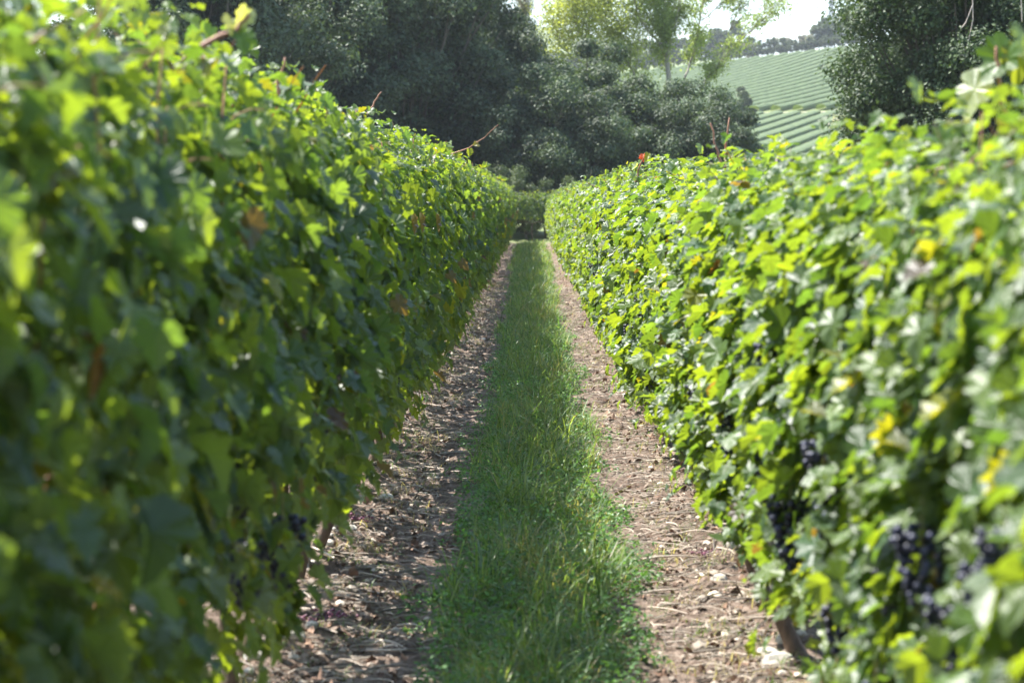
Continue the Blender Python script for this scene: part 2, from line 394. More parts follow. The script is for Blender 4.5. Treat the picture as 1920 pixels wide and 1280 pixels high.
# the low row that crosses the end of the lane
for k in range(7):
    v = make_vine(1, 97.0, k + 1, 7, 'cross row', .95, -2.6 + k * .9, rz=pi / 2, far=True)
    v['label'] = f'{ordinal(k+1)} low grapevine from the left in the cross row closing the lane'
    v['group'] = 'grapevines crossing the end of the lane'

# ------------------------------------------------------------------ trellis posts
def post_mesh():
    g = Geo(); a = .032; zs_ = [-.1, .5, 1.2, 1.78]
    V = []
    for z in zs_:
        for sx, sy in ((-1, -1), (1, -1), (1, 1), (-1, 1)): V.append((sx * a + rng.normal(0, .001), sy * a, z))
    for sx, sy in ((-1, -1), (1, -1), (1, 1), (-1, 1)): V.append((sx * a * .8, sy * a * .8, 1.79))
    F = []
    for i in range(4):
        for j in range(4):
            k = (j + 1) % 4; F += [(i * 4 + j, i * 4 + k, i * 4 + 4 + k), (i * 4 + j, i * 4 + 4 + k, i * 4 + 4 + j)]
    F += [(16, 17, 18), (16, 18, 19)]
    g.add(V, F, (.3, .26, .22)); return g.mesh('vine_post')
PM = post_mesh()
for side, name, D0 in ((-1, 'shaded left row', 10.55), (1, 'sunlit right row', 9.7)):
    for k in range(7):
        D = D0 + k * 5.4
        o = obj('vine_post', PM, M_POST, None, (side * 1.0, D, float(terrain(side, D)))); o.rotation_euler = (0, rng.normal(0, .012), rng.normal(0, .1))
        tag(o, f'{ordinal(k+1)} weathered trellis post from the near end of the {name}', 'trellis post', 'trellis posts of the ' + name)

# ------------------------------------------------------------------ loose shoots that stand out of the rows
def shoot(side, D, p_img, leaves, lab):
    v = min(VINES[side], key=lambda o: abs(o.location.y - D)); g = Geo(); g2 = Geo()
    pts = np.array([px(x, y, D + dd) for x, y, dd in p_img]) - np.array(v.location)
    t = np.linspace(0, 1, 8); q = np.stack([np.interp(t, np.linspace(0, 1, len(pts)), pts[:, i]) for i in range(3)], -1)
    q[1:-1] += rng.normal(0, .004, (6, 3))
    tube(g, q, np.linspace(.008, .004, 8), 5, (.3, .15, .09))
    c = g.build('cane', M_CANE, v, True); c['label'] = lab
    n = len(leaves)
    if n:
        P = np.array([q[int(a * 7)] + np.array([dx, 0, dz]) for a, dx, dz, *_ in leaves]); col = np.array([l[3] for l in leaves]); S = np.array([l[4] for l in leaves])
        nr = np.array([-.5 * side, -.7, .3]) + rng.normal(0, .3, (n, 3)); tip = np.array([0, 0, -1.]) + rng.normal(0, .4, (n, 3))
        
        for i in range(n):
            g2 = Geo(); scatter(g2, leaf_shapes(1), LF, P[i:i+1], frames(nr[i:i+1], tip[i:i+1]), S[i:i+1], col[i:i+1]); g2.build('shoot_leaf', M_VLEAF, v)
G1, G2, RD, YL = (.06, .12, .02), (.11, .15, .03), (.4, .06, .015), (.17, .16, .03)
shoot(1, 17.6, [(1190, 350, 0), (1197, 318, 0), (1206, 290, 0)], [(.95, .0, .01, RD, .055), (.8, -.03, -.02, (.2, .26, .16), .06), (.9, .03, .015, G2, .06), (.5, .07, -.06, G2, .06), (.4, -.01, -.03, G1, .08)], 'upright shoot tipped with a red leaf')
shoot(1, 12.0, [(1362, 345, 0), (1345, 290, 0), (1330, 232, 0)], [(.2, .03, 0, G1, .09)], 'bare reddish cane above the row')
shoot(1, 12.3, [(1368, 330, 0), (1358, 290, 0), (1366, 222, 0)], [(.5, .02, .0, (.2, .24, .16), .06)], 'bare reddish cane above the row')
shoot(-1, 26.0, [(810, 300, 0), (868, 283, 0), (905, 262, -.3), (934, 235, -.6)], [(.15, 0, -.02, G1, .1), (.3, 0, -.03, G2, .09), (.45, .0, -.04, G2, .08), (.6, .0, -.02, YL, .07), (.2, -.06, .03, G1, .11)], 'long bare cane reaching out over the lane')
shoot(-1, 14.5, [(690, 215, 0), (702, 195, 0), (716, 174, 0)], [], 'short cane sticking up')
shoot(-1, 8.0, [(515, 230, 0), (522, 160, 0), (536, 110, 0)], [(.2, .02, -.02, YL, .06)], 'short dry shoot sticking up')
shoot(1, 6.4, [(1885, 240, 0), (1870, 160, 0), (1862, 90, 0)], [(.9, .02, .0, G1, .12), (.6, -.06, -.03, (.22, .27, .18), .12), (.75, .05, .02, G2, .1)], 'thick cane standing above the row')
shoot(-1, 5.6, [(380, 90, 0), (440, 60, 0), (470, 30, 0)], [(.9, .0, .01, (.2, .25, .17), .05), (.5, .0, .02, (.2, .25, .17), .05), (.8, .01, -.03, G1, .07)], 'leafy shoot at the top of the row')

def hang_grapes(x, y, a, k):
    D = a * FPX / abs(x - CX); side = 1 if x > CX else -1; v = min(VINES[side], key=lambda o: abs(o.location.y - D)); p = Vector(px(x, y, D)) - v.location
    for i in range(k):
        b = obj('grape_bunch', GRAPE[i % 5], M_GRAPE, v, (p.x + rng.normal(0, .02), p.y + rng.normal(0, .06), p.z + .09 + rng.normal(0, .05))); b.scale = (rng.uniform(.85, 1.15),) * 3; b.rotation_euler = (0, 0, rng.random() * 6)
for x, y, k in ((1165, 585, 2), (1205, 603, 2), (1300, 690, 4), (1325, 705, 4), (1390, 770, 4), (1402, 810, 2), (1450, 800, 3), (1490, 860, 3), (1560, 905, 2), (1725, 1010, 3), (1850, 1170, 4), (1785, 1250, 4), (1880, 1110, 3), (1650, 1120, 2)): hang_grapes(x, y, .7, 1 + (k > 3))
for x, y, k in ((440, 970, 1), (735, 715, 1)): hang_grapes(x, y, .71, 1)

# ------------------------------------------------------------------ grass strip
def grass_strip():
    g = Geo()
    # blades: bent 3-segment ribbons
    def blades(P, h, wd, lean, col):
        n = len(P); a = rng.random(n) * 2 * pi; d = np.stack([np.cos(a), np.sin(a), np.zeros(n)], -1); s = np.stack([-np.sin(a), np.cos(a), np.zeros(n)], -1)
        lv = []
        for t, wf in ((0, 1), (.4, .9), (.75, .6), (1, 0)):
            c = P + np.stack([d[:, 0] * lean * h * t * t, d[:, 1] * lean * h * t * t, h * (t - .28 * lean * t * t * t)], -1)
            lv.append(c - s * (wd * wf)[:, None]); lv.append(c + s * (wd * wf)[:, None])
        V = np.stack(lv, 1)[:, :7]; F = np.array([(0, 1, 3), (0, 3, 2), (2, 3, 5), (2, 5, 4), (4, 5, 6)])
        FF = (F[None] + (np.arange(n) * 7)[:, None, None]).reshape(-1, 3)
        g.add(V.reshape(-1, 3), FF, np.repeat(col, 7, 0))
    def cols(n, dry=.1):
        c = np.array([.065, .14, .045]) + np.array([.13, .11, .04]) * rng.random((n, 1)); c *= rng.uniform(.55, 1.35, (n, 1))
        k = rng.random(n) < dry; c[k] = np.array([.34, .29, .16]) * rng.uniform(.6, 1.1, (k.sum(), 1)); return c
    def edge(y):
        j = rng.normal(0, .03, np.shape(y)) * (rng.random(np.shape(y)) < .5); w_ = .17 * smooth(35, 75, y)
        return -.33 - .05 * np.sin(y * .9) - .06 * np.sin(y * 2.7 + 1) - w_ - np.abs(j), .41 + .06 * np.sin(y * 1.1 + 2) + .06 * np.sin(y * 3.1) + w_ + np.abs(j)
    for y0, y1, dens, sc_ in ((6.5, 12, 1700, 1.0), (12, 20, 1500, 1.0), (20, 35, 1200, 1.25), (35, 60, 800, 1.7), (60, 88, 450, 2.2)):
        n = int((y1 - y0) * .85 * dens); y = rng.uniform(y0, y1, n); l_, r_ = edge(y)
        u = rng.beta(1.3, 1.3, n); x = l_ + (r_ - l_) * u
        pn = np.sin(x * 13 + y * 2.1 + 2 * np.sin(y * 1.7)) * np.sin(y * 4.3 - x * 6) + .6 * np.sin(x * 31 - y * 9) * np.sin(y * 13 + x * 5)
        ok = pn + 2.2 * np.clip(np.minimum(x - l_, r_ - x) / .16, 0, 1) + rng.normal(0, .35, n) > .45; x, y, l_, r_, u = x[ok], y[ok], l_[ok], r_[ok], u[ok]; n = len(x)
        edgef = np.clip(np.minimum(x - l_, r_ - x) / .12, .25, 1)
        # tall tufts and low matted spells along the lane
        tall = .5 + .5 * np.sin(y * .75 + .6) * np.sin(y * 1.9 + x * 3) + .35 * np.exp(-((y - 9.0) / 1.0) ** 2 - ((x - .1) / .3) ** 2) + .5 * np.exp(-((y - 33) / 3.) ** 2)
        bx = np.sin(x * 23 + y * 17) * np.sin(y * 11 - x * 7)
        h = (.035 + .15 * np.clip(tall, 0, 1.3) * rng.beta(1.6, 2.4, n) * 1.6 + .035 * bx) * edgef
        h = np.clip(h * 1.25, .025, .38); P = np.stack([x, y, terrain(x, y) - .005], -1)
        cc_ = cols(n) * (1 + .28 * np.sin(x * 9 + y * 2.3) * np.sin(y * 3.7 - x * 5))[:, None]; dp = (np.sin(y * 1.3 + 1) * np.sin(x * 8 + y * .7) > .55) & (rng.random(n) < .4); cc_[dp] = np.array([.26, .25, .11])
        blades(P, h, rng.uniform(.0016, .004, n) * sc_, rng.uniform(.1, 1.3, n), cc_)
        # long arching tufts
        m = int((y1 - y0) * (10 if y0 < 20 else 6)); ty = rng.uniform(y0, y1, m); l_, r_ = edge(ty); tx = l_ + (r_ - l_) * rng.beta(2, 2, m)
        rep = 14; ty = np.repeat(ty, rep) + rng.normal(0, .025, m * rep); tx = np.repeat(tx, rep) + rng.normal(0, .025, m * rep)
        P = np.stack([tx, ty, terrain(tx, ty)], -1); h = rng.uniform(.14, .42, len(P)) * np.repeat(rng.uniform(.5, 1.1, m), rep)
        blades(P, h, rng.uniform(.002, .0045, len(P)) * sc_, rng.uniform(.2, 1.3, len(P)), cols(len(P), .03))
    # broad-leaved weeds: little upright stems with small leaves
    for y0, y1, dens in ((6.5, 14, 330), (14, 30, 180), (30, 60, 60)):
        m = int((y1 - y0) * dens * .9); y = rng.uniform(y0, y1, m); l_, r_ = edge(y); x = l_ + (r_ - l_) * rng.uniform(-.05, 1.05, m)
        hh = rng.uniform(.02, .2, m) * (1 - .5 * (np.abs(x) > .38)); k = 9
        t = rng.random((m, k)) ** .7; a = rng.random((m, k)) * 2 * pi; rr = rng.uniform(.008, .03, (m, k))
        P = np.stack([x[:, None] + rr * np.cos(a), y[:, None] + rr * np.sin(a), terrain(x, y)[:, None] + hh[:, None] * t + .004], -1).reshape(-1, 3); n = len(P)
        T = np.array([(0, -.5, 0), (.28, 0, .05), (0, .6, -.05), (-.28, 0, .05)]); F = np.array([(0, 1, 2), (0, 2, 3)])
        nr = np.array([0, -.1, 1]) + rng.normal(0, .5, (n, 3)); tp = np.stack([np.cos(a).ravel(), np.sin(a).ravel(), rng.normal(.2, .3, n)], -1)
        c = np.array([.07, .15, .045]) * rng.uniform(.5, 1.7, (n, 1)); scatter(g, T, F, P, frames(nr, tp), rng.uniform(.012, .03, n), c)
    # stray weeds out on the bare soil and dry straw under the vines
    for k in range(900):
        y = 6.6 + 45 * random.random() ** 1.5; s = random.choice((-1, 1)); x = s * random.uniform(.5, 1.15); q = random.randint(4, 22); dry = random.random() < .4
        P = np.stack([np.full(q, x) + rng.normal(0, .045, q), np.full(q, y) + rng.normal(0, .06, q)], -1); P = np.c_[P, terrain(P[:, 0], P[:, 1])]
        cc = (np.array([.34, .29, .19]) if dry else np.array([.1, .16, .035])) * rng.uniform(.7, 1.2, (q, 1))
        blades(P, rng.uniform(.02, .07, q) * (1.6 if dry else 1), rng.uniform(.001, .0022, q), rng.uniform(.6, 2.2, q), cc)
    return g
tag(grass_strip().build('grass', M_GRASS), 'lush green grass and weeds down the middle of the lane', 'grass', kind='stuff')

# ------------------------------------------------------------------ litter: prunings, dry leaves, crumbs of soil
def litter():
    g = Geo()
    def spot(n, far=55):
        y = 6.4 + (far - 6.4) * rng.random(n) ** 1.7; s = rng.choice([-1, 1], n); x = s * np.clip(rng.normal(.72, .17, n), .36, 1.3); return x, y
    n = 8000; x, y = spot(n); P = np.stack([x, y, terrain(x, y) + rng.uniform(.0, .012, n)], -1)
    T = leaf_shapes(n, 2.2)[:, ::1]; nr = np.array([0, 0, 1.]) + rng.normal(0, .45, (n, 3)); tp = rng.normal(0, 1, (n, 3)) * np.array([1, 1, .2])
    u = rng.random((n, 1)); c = (np.array([.13, .07, .045]) * (1 - u) + np.array([.34, .22, .15]) * u) * rng.uniform(.5, 1.2, (n, 1))
    simple = [0, 3, 5, 9, 13, 16, 20, 24, 28]; T2 = T[:, simple]; F2 = np.array([(0, k, k % 8 + 1) for k in range(1, 9)])
    scatter(g, T2, F2, P, frames(nr, tp), np.clip(rng.gamma(3, .006, n), .006, .05), c)
    n = 16000; x, y = spot(n, 40); P = np.stack([x, y, terrain(x, y)], -1)          # crumbs
    OV = np.array([(1, 0, 0), (0, 1, 0), (-1, 0, 0), (0, -1, 0), (0, 0, 1), (.6, .6, .5), (-.6, .6, .5), (-.5, -.6, .6), (.6, -.5, .5)])
    OF = np.array([(0, 1, 5), (0, 5, 8), (1, 2, 6), (1, 6, 5), (2, 3, 7), (2, 7, 6), (3, 0, 8), (3, 8, 7), (4, 5, 6), (4, 6, 7), (4, 7, 8), (4, 8, 5)])
    u = rng.random((n, 1)) ** 5; c = (np.array([.17, .12, .09]) * (1 - u) + np.array([.62, .54, .44]) * u) * rng.uniform(.8, 1.1, (n, 1))
    th = rng.random(n) * 6.28; M = np.zeros((n, 3, 3)); M[:, 0, 0] = np.cos(th); M[:, 0, 1] = -np.sin(th); M[:, 1, 0] = np.sin(th); M[:, 1, 1] = np.cos(th); M[:, 2, 2] = 1
    S = np.clip(rng.gamma(2, .0045, (n, 1)), .003, .035) * rng.uniform(.6, 1.3, (n, 3)); S[:, 2] *= .8
    scatter(g, OV, OF, P, M, S, c)
    for k in range(5200):                                                           # twigs and prunings
        x, y = spot(1, 45); L = rng.uniform(.03, .22) if k > 160 else rng.uniform(.2, .6); a = rng.normal(0, .6) if rng.random() < .7 else rng.random() * 3
        z0 = float(terrain(x, y)[0]) + .004; d = np.array([math.cos(a), math.sin(a), 0]) * L
        p0 = np.array([x[0], y[0], z0]) - d / 2; lift = rng.uniform(0, .02)
        tube(g, bend(p0, p0 + d, (rng.normal(0, .08) * L, rng.normal(0, .12) * L, lift), 5), np.linspace(1, .6, 5) * rng.uniform(.0015, .0045 if k > 160 else .0065), 4, np.array([.3, .25, .2]) * rng.uniform(.3, 1.7))
    return g
tag(litter().build('litter', M_LIT), 'dry leaves, twigs and crumbs of soil along both sides of the grass', 'litter', kind='stuff')

# ------------------------------------------------------------------ stones
def stone_mesh():
    g = Geo(); V = ICO_V * np.array([1, rng.uniform(.6, .9), rng.uniform(.45, .7)]); a = rng.normal(0, 1, (3, 3))
    V = V * (1 + .13 * np.sin(V @ a[0] * 2.2) + .1 * np.sin(V @ a[1] * 4))[:, None]; V = np.clip(V, -.85, .85)
    g.add(V, ICO_F, (.62, .57, .49)); return g.mesh('stone', False)
ST = [stone_mesh() for _ in range(6)]
def stone(x, y, s, label, group='pale stones on the soil'):
    o = obj('stone', ST[rng.integers(6)], M_STONE, None, (x, y, float(terrain(x, y)) + s * .12)); o.scale = (s, s, s); o.rotation_euler = (rng.normal(0, .2), rng.normal(0, .2), rng.random() * 6)
    tag(o, label, 'stone', group)
def gp(x, y):
    D = FPX * CAMH / (y - HY); return (x - CX) / FPX * D, D
hero = [(1462, 1268, .05, 'largest pale stone at the bottom edge beside the right row'), (1445, 1248, .035, 'pale stone just above the largest one by the right row'), (1475, 1235, .03, 'rounded pale stone beside the vine trunk of the right row'),
        (1392, 1042, .045, 'chalky block below the low leaves of the right row'), (1372, 1055, .03, 'small chalky stone left of the chalky block'), (1350, 1106, .03, 'flat pale stone out on the right strip of soil'), (1418, 1135, .028, 'small pale stone at the foot of the first right post'),
        (656, 1012, .03, 'pale round stone by the purple grape waste on the left'), (622, 1018, .022, 'small white stone under the left row near the post'), (615, 1042, .025, 'pale pebble nearest the first left post'), (545, 1220, .04, 'pale stone low on the left strip of soil'),
        (722, 945, .035, 'white stone below the low leaves of the left row'), (580, 1205, .024, 'small stone beside the pale stone low on the left'), (470, 1272, .03, 'pale stone at the bottom left under the shaded row')]
for x, y, s, lab in hero:
    a, b = gp(x, y); stone(a, b, s * 1.35, lab)
for k in range(46):
    y = 7.6 + 22 * rng.random() ** 1.6; s = -1 if k % 2 else 1; nm = 'left' if s < 0 else 'right'
    stone(s * rng.uniform(.66, 1.05), float(y), rng.uniform(.01, .026), f'small pale pebble in the strip of soil along the {nm} row', f'small pebbles along the {nm} row')

# ------------------------------------------------------------------ dropped grape bunches, dried to purple
DG = []
for _ in range(2):
    g = Geo(); n = 60; P = rng.normal(0, 1, (n, 3)) * np.array([.05, .04, .012]); P[:, 2] = np.abs(P[:, 2]) + .006
    scatter(g, ICO_V, ICO_F, P, np.repeat(np.eye(3)[None], n, 0), rng.uniform(.004, .008, n), np.array([.12, .035, .06]) * rng.uniform(.5, 1.8, (n, 1)))
    for k in range(14): tube(g, bend((0, 0, .012), rng.normal(0, .06, 3) * (1, 1, .3) + (0, 0, .02), n=3), .0018, 4, (.14, .05, .06))
    DG.append(g.mesh('dropped_grapes', True))
for x, y, s, lab in ((655, 1000, 1.0, 'shrivelled purple grape bunch on the soil beside the left row post'), (610, 1178, 1.0, 'purple dropped grape bunch lowest on the left strip of soil'), (560, 1200, .8, 'purple dropped grapes under the overhanging left vines'), (1332, 1058, .8, 'small purple dropped bunch on the right strip of soil')):
    a, b = gp(x, y); o = obj('dropped_grape_bunch', DG[int(x) % 2], M_GRAPE, None, (a, b, float(terrain(a, b)))); o.scale = (s,) * 3; tag(o, lab, 'grape bunch', 'dropped grape bunches')

# ------------------------------------------------------------------ trees
LFQ_T = np.array([(0, -.5, 0), (.3, 0, .08), (0, .5, 0), (-.3, 0, .08)]); LFQ_F = np.array([(0, 1, 2), (0, 2, 3)])

def oak_mesh(H, rad, base, nclump, per, leaf=.13, trunk_r=.28, flat=1.0, seed=1, colA=(.03, .055, .03), colB=(.095, .128, .066)):
    """wood and crown of a broad evergreen; the crown is many leafy clumps on limbs"""
    r = np.random.default_rng(seed); wood, cr = Geo(), Geo()
    H0 = base; cz = (H + H0) / 2; hz = (H - H0) / 2
    tr = bend((0, 0, -.3), (r.normal(0, .3), r.normal(0, .3), cz), (r.normal(0, .2), r.normal(0, .2), 0), 7)
    tube(wood, tr, np.linspace(trunk_r, trunk_r * .5, 7), 8, (.1, .085, .07))
    g = r.normal(0, 1, (nclump, 3)); g = unit(g) * (r.random((nclump, 1)) ** .28)
    lob = 1 + .22 * np.sin(g @ np.array([3.1, 1.2, .4]) * 2 + seed) + .15 * np.sin(g @ np.array([-1, 3, 2.]) * 2.3)
    c = g * lob[:, None] * np.array([rad, rad, hz]) * .9 + np.array([0, 0, cz])
    for k in range(nclump):
        s = tr[min(6, max(2, int(6 * (c[k][2] / H) * .9)))]
        d = c[k] - s; tube(wood, bend(s, c[k], (0, 0, -.06 * np.linalg.norm(d)), 6, .06), np.linspace(.06, .015, 6) * (trunk_r / .28), 5, (.1, .085, .07))
    R_ = r.uniform(.11, .26, nclump) * rad
    k = np.repeat(np.arange(nclump), per); n = len(k)
    q = unit(r.normal(0, 1, (n, 3))) * (r.random((n, 1)) ** .3); q = q * (1 + .3 * np.sin(q @ np.array([4, 2, 3.]) * 2 + k)[:, None])
    P = c[k] + q * R_[k][:, None] * np.array([1, 1, .75]) + r.normal(0, .05, (n, 3))
    nr = q * .9 + np.array([0, 0, .45]) + r.normal(0, .5, (n, 3)); tp = r.normal(0, 1, (n, 3))
    col = np.array(colA) + (np.array(colB) - np.array(colA)) * r.random((n, 1)); col *= (.75 + .5 * r.random((nclump, 1)))[k]
    scatter(cr, LFQ_T, LFQ_F, P, frames(nr, tp), r.uniform(.6, 1.3, n) * leaf, col)
    return wood.mesh('trunk', True), cr.mesh('crown')

OAKS = [oak_mesh(8, 3.9, .5, 130, 800, seed=s, leaf=.16) for s in (3, 8)]
OAKS += [oak_mesh(15, 5.2, .5, 250, 640, seed=s, leaf=.185, trunk_r=.4) for s in (21, 33)]
def put_tree(name, wm, cm, leafmat, x, D, s, rz, label, cat='tree', group=None):
    X_ = (x - CX) / FPX * D
    t = empty(name, (X_, D, float(terrain(X_, D))), rz, label=label, cat=cat, group=group); t.scale = s if hasattr(s, '__len__') else (s, s, s)
    obj('trunk', wm, M_BARK, t); obj('crown', cm, leafmat, t); return t
oaks = [(370, 96, .95, 2, 0.3, 'tall dark oak half hidden behind the top of the left row'),
        (545, 104, .95, 3, 1.9, 'tall grey-green oak at the left of the wood'),
        (740, 109, 1.0, 2, 4.0, 'broadest grey-green oak in the middle of the left wood'),
        (890, 116, .8, 3, 2.2, 'oak beside the slender conical tree'),
        (1035, 106, .9, 1, 5.0, 'lower oak directly behind the end of the lane'),
        (1150, 110, .96, 0, .8, 'rounded oak in front of the yellow-green poplar'),
        (1298, 108, (.86, .86, .84), 1, 3.3, 'low dark oak right of the poplar trunk'),
        (1095, 114, 1.12, 0, 2.2, 'oak rising between the rounded oak and the lane'),
        (960, 122, .9, 0, 2.8, 'shaded oak under the slender conical tree'),
        (640, 124, 1.0, 3, 3.0, 'dark oak at the back of the left wood'),
        (820, 126, .9, 2, 5.5, 'dark oak filling the gap behind the left wood')]
for k, (x, D, s, v, rz, lab) in enumerate(oaks):
    put_tree('oak_tree', *OAKS[v], M_OAK, x, D, s, rz, lab, 'tree', 'oaks of the dark wood')

# the glossy evergreen at the right, nearer than the wood
wm, cm = oak_mesh(8.8, 3.7, .6, 280, 860, leaf=.112, seed=31, colA=(.022, .045, .015), colB=(.065, .1, .035))
ho = put_tree('holm_oak', wm, cm, M_OAK, 1805, 62, 1.0, .5, 'dark glossy evergreen oak rising behind the sunlit right row', 'tree')
g = Geo()
for pts in ([(1815, -40), (1818, 40), (1808, 90), (1792, 112)], [(1905, -30), (1908, 20), (1909, 45)], [(1818, 10), (1805, 45), (1795, 58)]):
    P = np.array([px(x, y, 58.2) for x, y in pts]); t = np.linspace(0, 1, 10); q = np.stack([np.interp(t, np.linspace(0, 1, len(P)), P[:, i]) for i in range(3)], -1)
    tube(g, q, .012, 5, (.5, .42, .36))
hl = g.build('hanging_stem', M_CANE, None, True); hl.parent = ho; hl.matrix_parent_inverse = Matrix.Translation(ho.location) .inverted() if False else (Matrix.LocRotScale(ho.location, ho.rotation_euler, ho.scale)).inverted()
hl['label'] = 'pale bare climbing stem dangling in front of the crown'

# poplar: open, forked, pale yellow-green
def poplar():
    r = np.random.default_rng(5); wood, cr = Geo(), Geo(); ends = []
    D = 124
    def Q(x, y, dy=0): return np.array([(x - 1242) / FPX * D, dy, CAMH + (HY - y) / FPX * D])
    limbs = [([(1252, 420), (1252, 227), (1253, 153), (1250, 97), (1243, 63), (1227, 20), (1218, -20), (1205, -80)], .13, 0),
             ([(1251, 97), (1233, 83), (1213, 63), (1196, 40), (1180, -10), (1165, -70)], .06, -.5), ([(1250, 97), (1258, 70), (1265, 45), (1276, -10), (1285, -90)], .06, .4),
             ([(1256, 240), (1275, 170), (1293, 123), (1303, 90), (1313, 43), (1322, -10), (1335, -80)], .06, .8), ([(1258, 250), (1300, 190), (1322, 150), (1353, 110), (1372, 88), (1403, 63), (1424, 40)], .05, -.6),
             ([(1353, 110), (1365, 60), (1385, 10), (1400, -60)], .03, -.6), ([(1252, 222), (1237, 200), (1217, 173), (1193, 147), (1173, 110), (1147, 67), (1127, 27), (1110, -40)], .07, .3),
             ([(1217, 173), (1180, 165), (1130, 130), (1095, 90), (1075, 40), (1068, -20)], .045, -.4), ([(1130, 130), (1085, 120), (1052, 90), (1040, 50)], .03, .2),
             ([(1200, 40), (1165, 60), (1130, -20)], .03, .9), ([(1252, 260), (1215, 255), (1180, 235), (1150, 225)], .04, -.9), ([(1313, 43), (1350, 10), (1390, -30)], .025, .5), ([(1403, 63), (1430, 30), (1452, 0)], .015, -.6)]
    for pts, rad, dy in limbs:
        P = np.array([Q(x, y, dy * i * .5) for i, (x, y) in enumerate(pts)]); n = 5 * len(P); t = np.linspace(0, len(P) - 1, n)
        q = np.stack([np.interp(t, np.arange(len(P)), P[:, i]) for i in range(3)], -1); q[1:-1] += r.normal(0, .025, (n - 2, 3))
        tube(wood, q, np.linspace(rad * 1.35, rad * .45, n), 6, (.36, .32, .27))
        m = int(np.linalg.norm(P[-1] - P[0]) * 3.4)
        for _ in range(m):
            i = r.integers(int(n * .3), n); d = unit(q[min(i + 1, n - 1)] - q[max(i - 1, 0)]); sd = r.normal(0, 1, 3) * np.array([1, 1, .5])
            e = q[i] + unit(d * 1.1 + unit(sd) * .8 + np.array([0, 0, .25])) * r.uniform(.6, 1.7)
            b1 = bend(q[i], e, (0, 0, -.05), 6, .03); tube(wood, b1, np.linspace(.02, .006, 6), 4, (.24, .2, .16)); ends.extend(b1[2:])
            for _ in range(3):
                s0 = b1[r.integers(2, 6)]; e2 = s0 + unit(e - q[i] + r.normal(0, .7, 3)) * r.uniform(.3, .8)
                b2 = bend(s0, e2, n=4, jit=.02); tube(wood, b2, np.linspace(.009, .004, 4), 3, (.24, .2, .16), cap=False); ends.extend(b2[1:])
    E = np.array(ends); X1 = E[:, 0]
    keep = r.random(len(E)) < np.interp(X1, [-6, -1.5, 0, 1, 2, 3.4, 6], [1, 1, .85, .7, .6, .35, .25]); E = E[keep]
    per = 25; k = np.repeat(np.arange(len(E)), per); n = len(k)
    sig = np.where(E[:, 0] < -.5, .42, .2)[k]
    P = E[k] + r.normal(0, 1, (n, 3)) * sig[:, None]
    nr = np.array([0, -.2, .4]) + r.normal(0, .8, (n, 3)); tp = r.normal(0, 1, (n, 3)) + np.array([0, 0, -.6])
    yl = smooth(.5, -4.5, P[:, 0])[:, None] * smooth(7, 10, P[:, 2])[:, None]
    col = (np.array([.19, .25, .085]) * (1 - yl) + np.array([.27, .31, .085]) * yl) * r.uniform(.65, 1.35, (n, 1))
    print('poplar leaves', n)
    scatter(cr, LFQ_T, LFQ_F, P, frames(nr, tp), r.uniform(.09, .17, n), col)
    return wood.mesh('trunk', True), cr.mesh('crown')
wm, cm = poplar()
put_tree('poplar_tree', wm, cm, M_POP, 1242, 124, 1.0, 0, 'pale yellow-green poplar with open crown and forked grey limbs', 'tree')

# slender conical tree
def spire():
    r = np.random.default_rng(9); wood, cr = Geo(), Geo(); H = 17
    tube(wood, bend((0, 0, -.2), (0, 0, H), (.15, 0, 0), 10), np.linspace(.2, .02, 10), 6, (.22, .18, .15))
    n0 = 420; z = r.uniform(2, H, n0); a = r.random(n0) * 6.28; L = (1.7 * (1 - z / H) ** .6 + .25) * r.uniform(.7, 1.1, n0)
    for k in range(n0):
        p = np.array([0, 0, z[k]]); e = p + np.array([math.cos(a[k]) * L[k] * .8, math.sin(a[k]) * L[k] * .8, L[k] * 1.2])
        q = bend(p, e, (math.cos(a[k]) * .12, math.sin(a[k]) * .12, 0), 5); tube(wood, q, np.linspace(.022, .006, 5), 3, (.26, .2, .17), cap=False)
        t = r.random(70); P = p + (e - p) * t[:, None] + r.normal(0, .09, (70, 3)); nr = r.normal(0, 1, (70, 3)); tp = unit(e - p) + r.normal(0, .4, (70, 3))
        scatter(cr, LFQ_T, LFQ_F, P, frames(nr, tp), r.uniform(.05, .11, 70), np.array([.12, .125, .075]) * r.uniform(.5, 1.3, (70, 1)))
    return wood.mesh('trunk', True), cr.mesh('crown')
wm, cm = spire()
put_tree('slender_tree', wm, cm, M_POP, 983, 140, .9, 0, 'slender pointed grey-green tree against the sky', 'tree')

# shrubs at the edge of the wood
SH = [oak_mesh(2.4, 1.2, .1, 26, 420, leaf=.07, trunk_r=.05, seed=s, colA=(.05, .075, .03), colB=(.1, .13, .055)) for s in (41, 43)]
shr = [(992, 99, 1.15, 'small grey-green bush at the foot of the wood behind the lane'), (1395, 150, 1.7, 'round grey-green bush at the foot of the far vineyard slope'),
       (1345, 104, .9, 'low bush at the right end of the wood'), (920, 101, 1.25, 'shaded bush left of the lane end'), (1090, 100, 1.0, 'shaded bush just right of the lane end'), (1215, 101, .95, 'low bush under the poplar')]
for k, (x, D, s, lab) in enumerate(shr): put_tree('bush', *SH[k % 2], M_OAK, x, D, s, k * 1.3, lab, 'bush', 'bushes at the edge of the wood')
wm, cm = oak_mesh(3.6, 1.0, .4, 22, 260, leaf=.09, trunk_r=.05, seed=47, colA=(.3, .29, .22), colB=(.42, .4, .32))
put_tree('pale_shrub', wm, cm, M_FAR, 1588, 72, (1.0, 1.0, 1.18), 0, 'pale silvery shrub leaning out beside the dark evergreen', 'shrub')

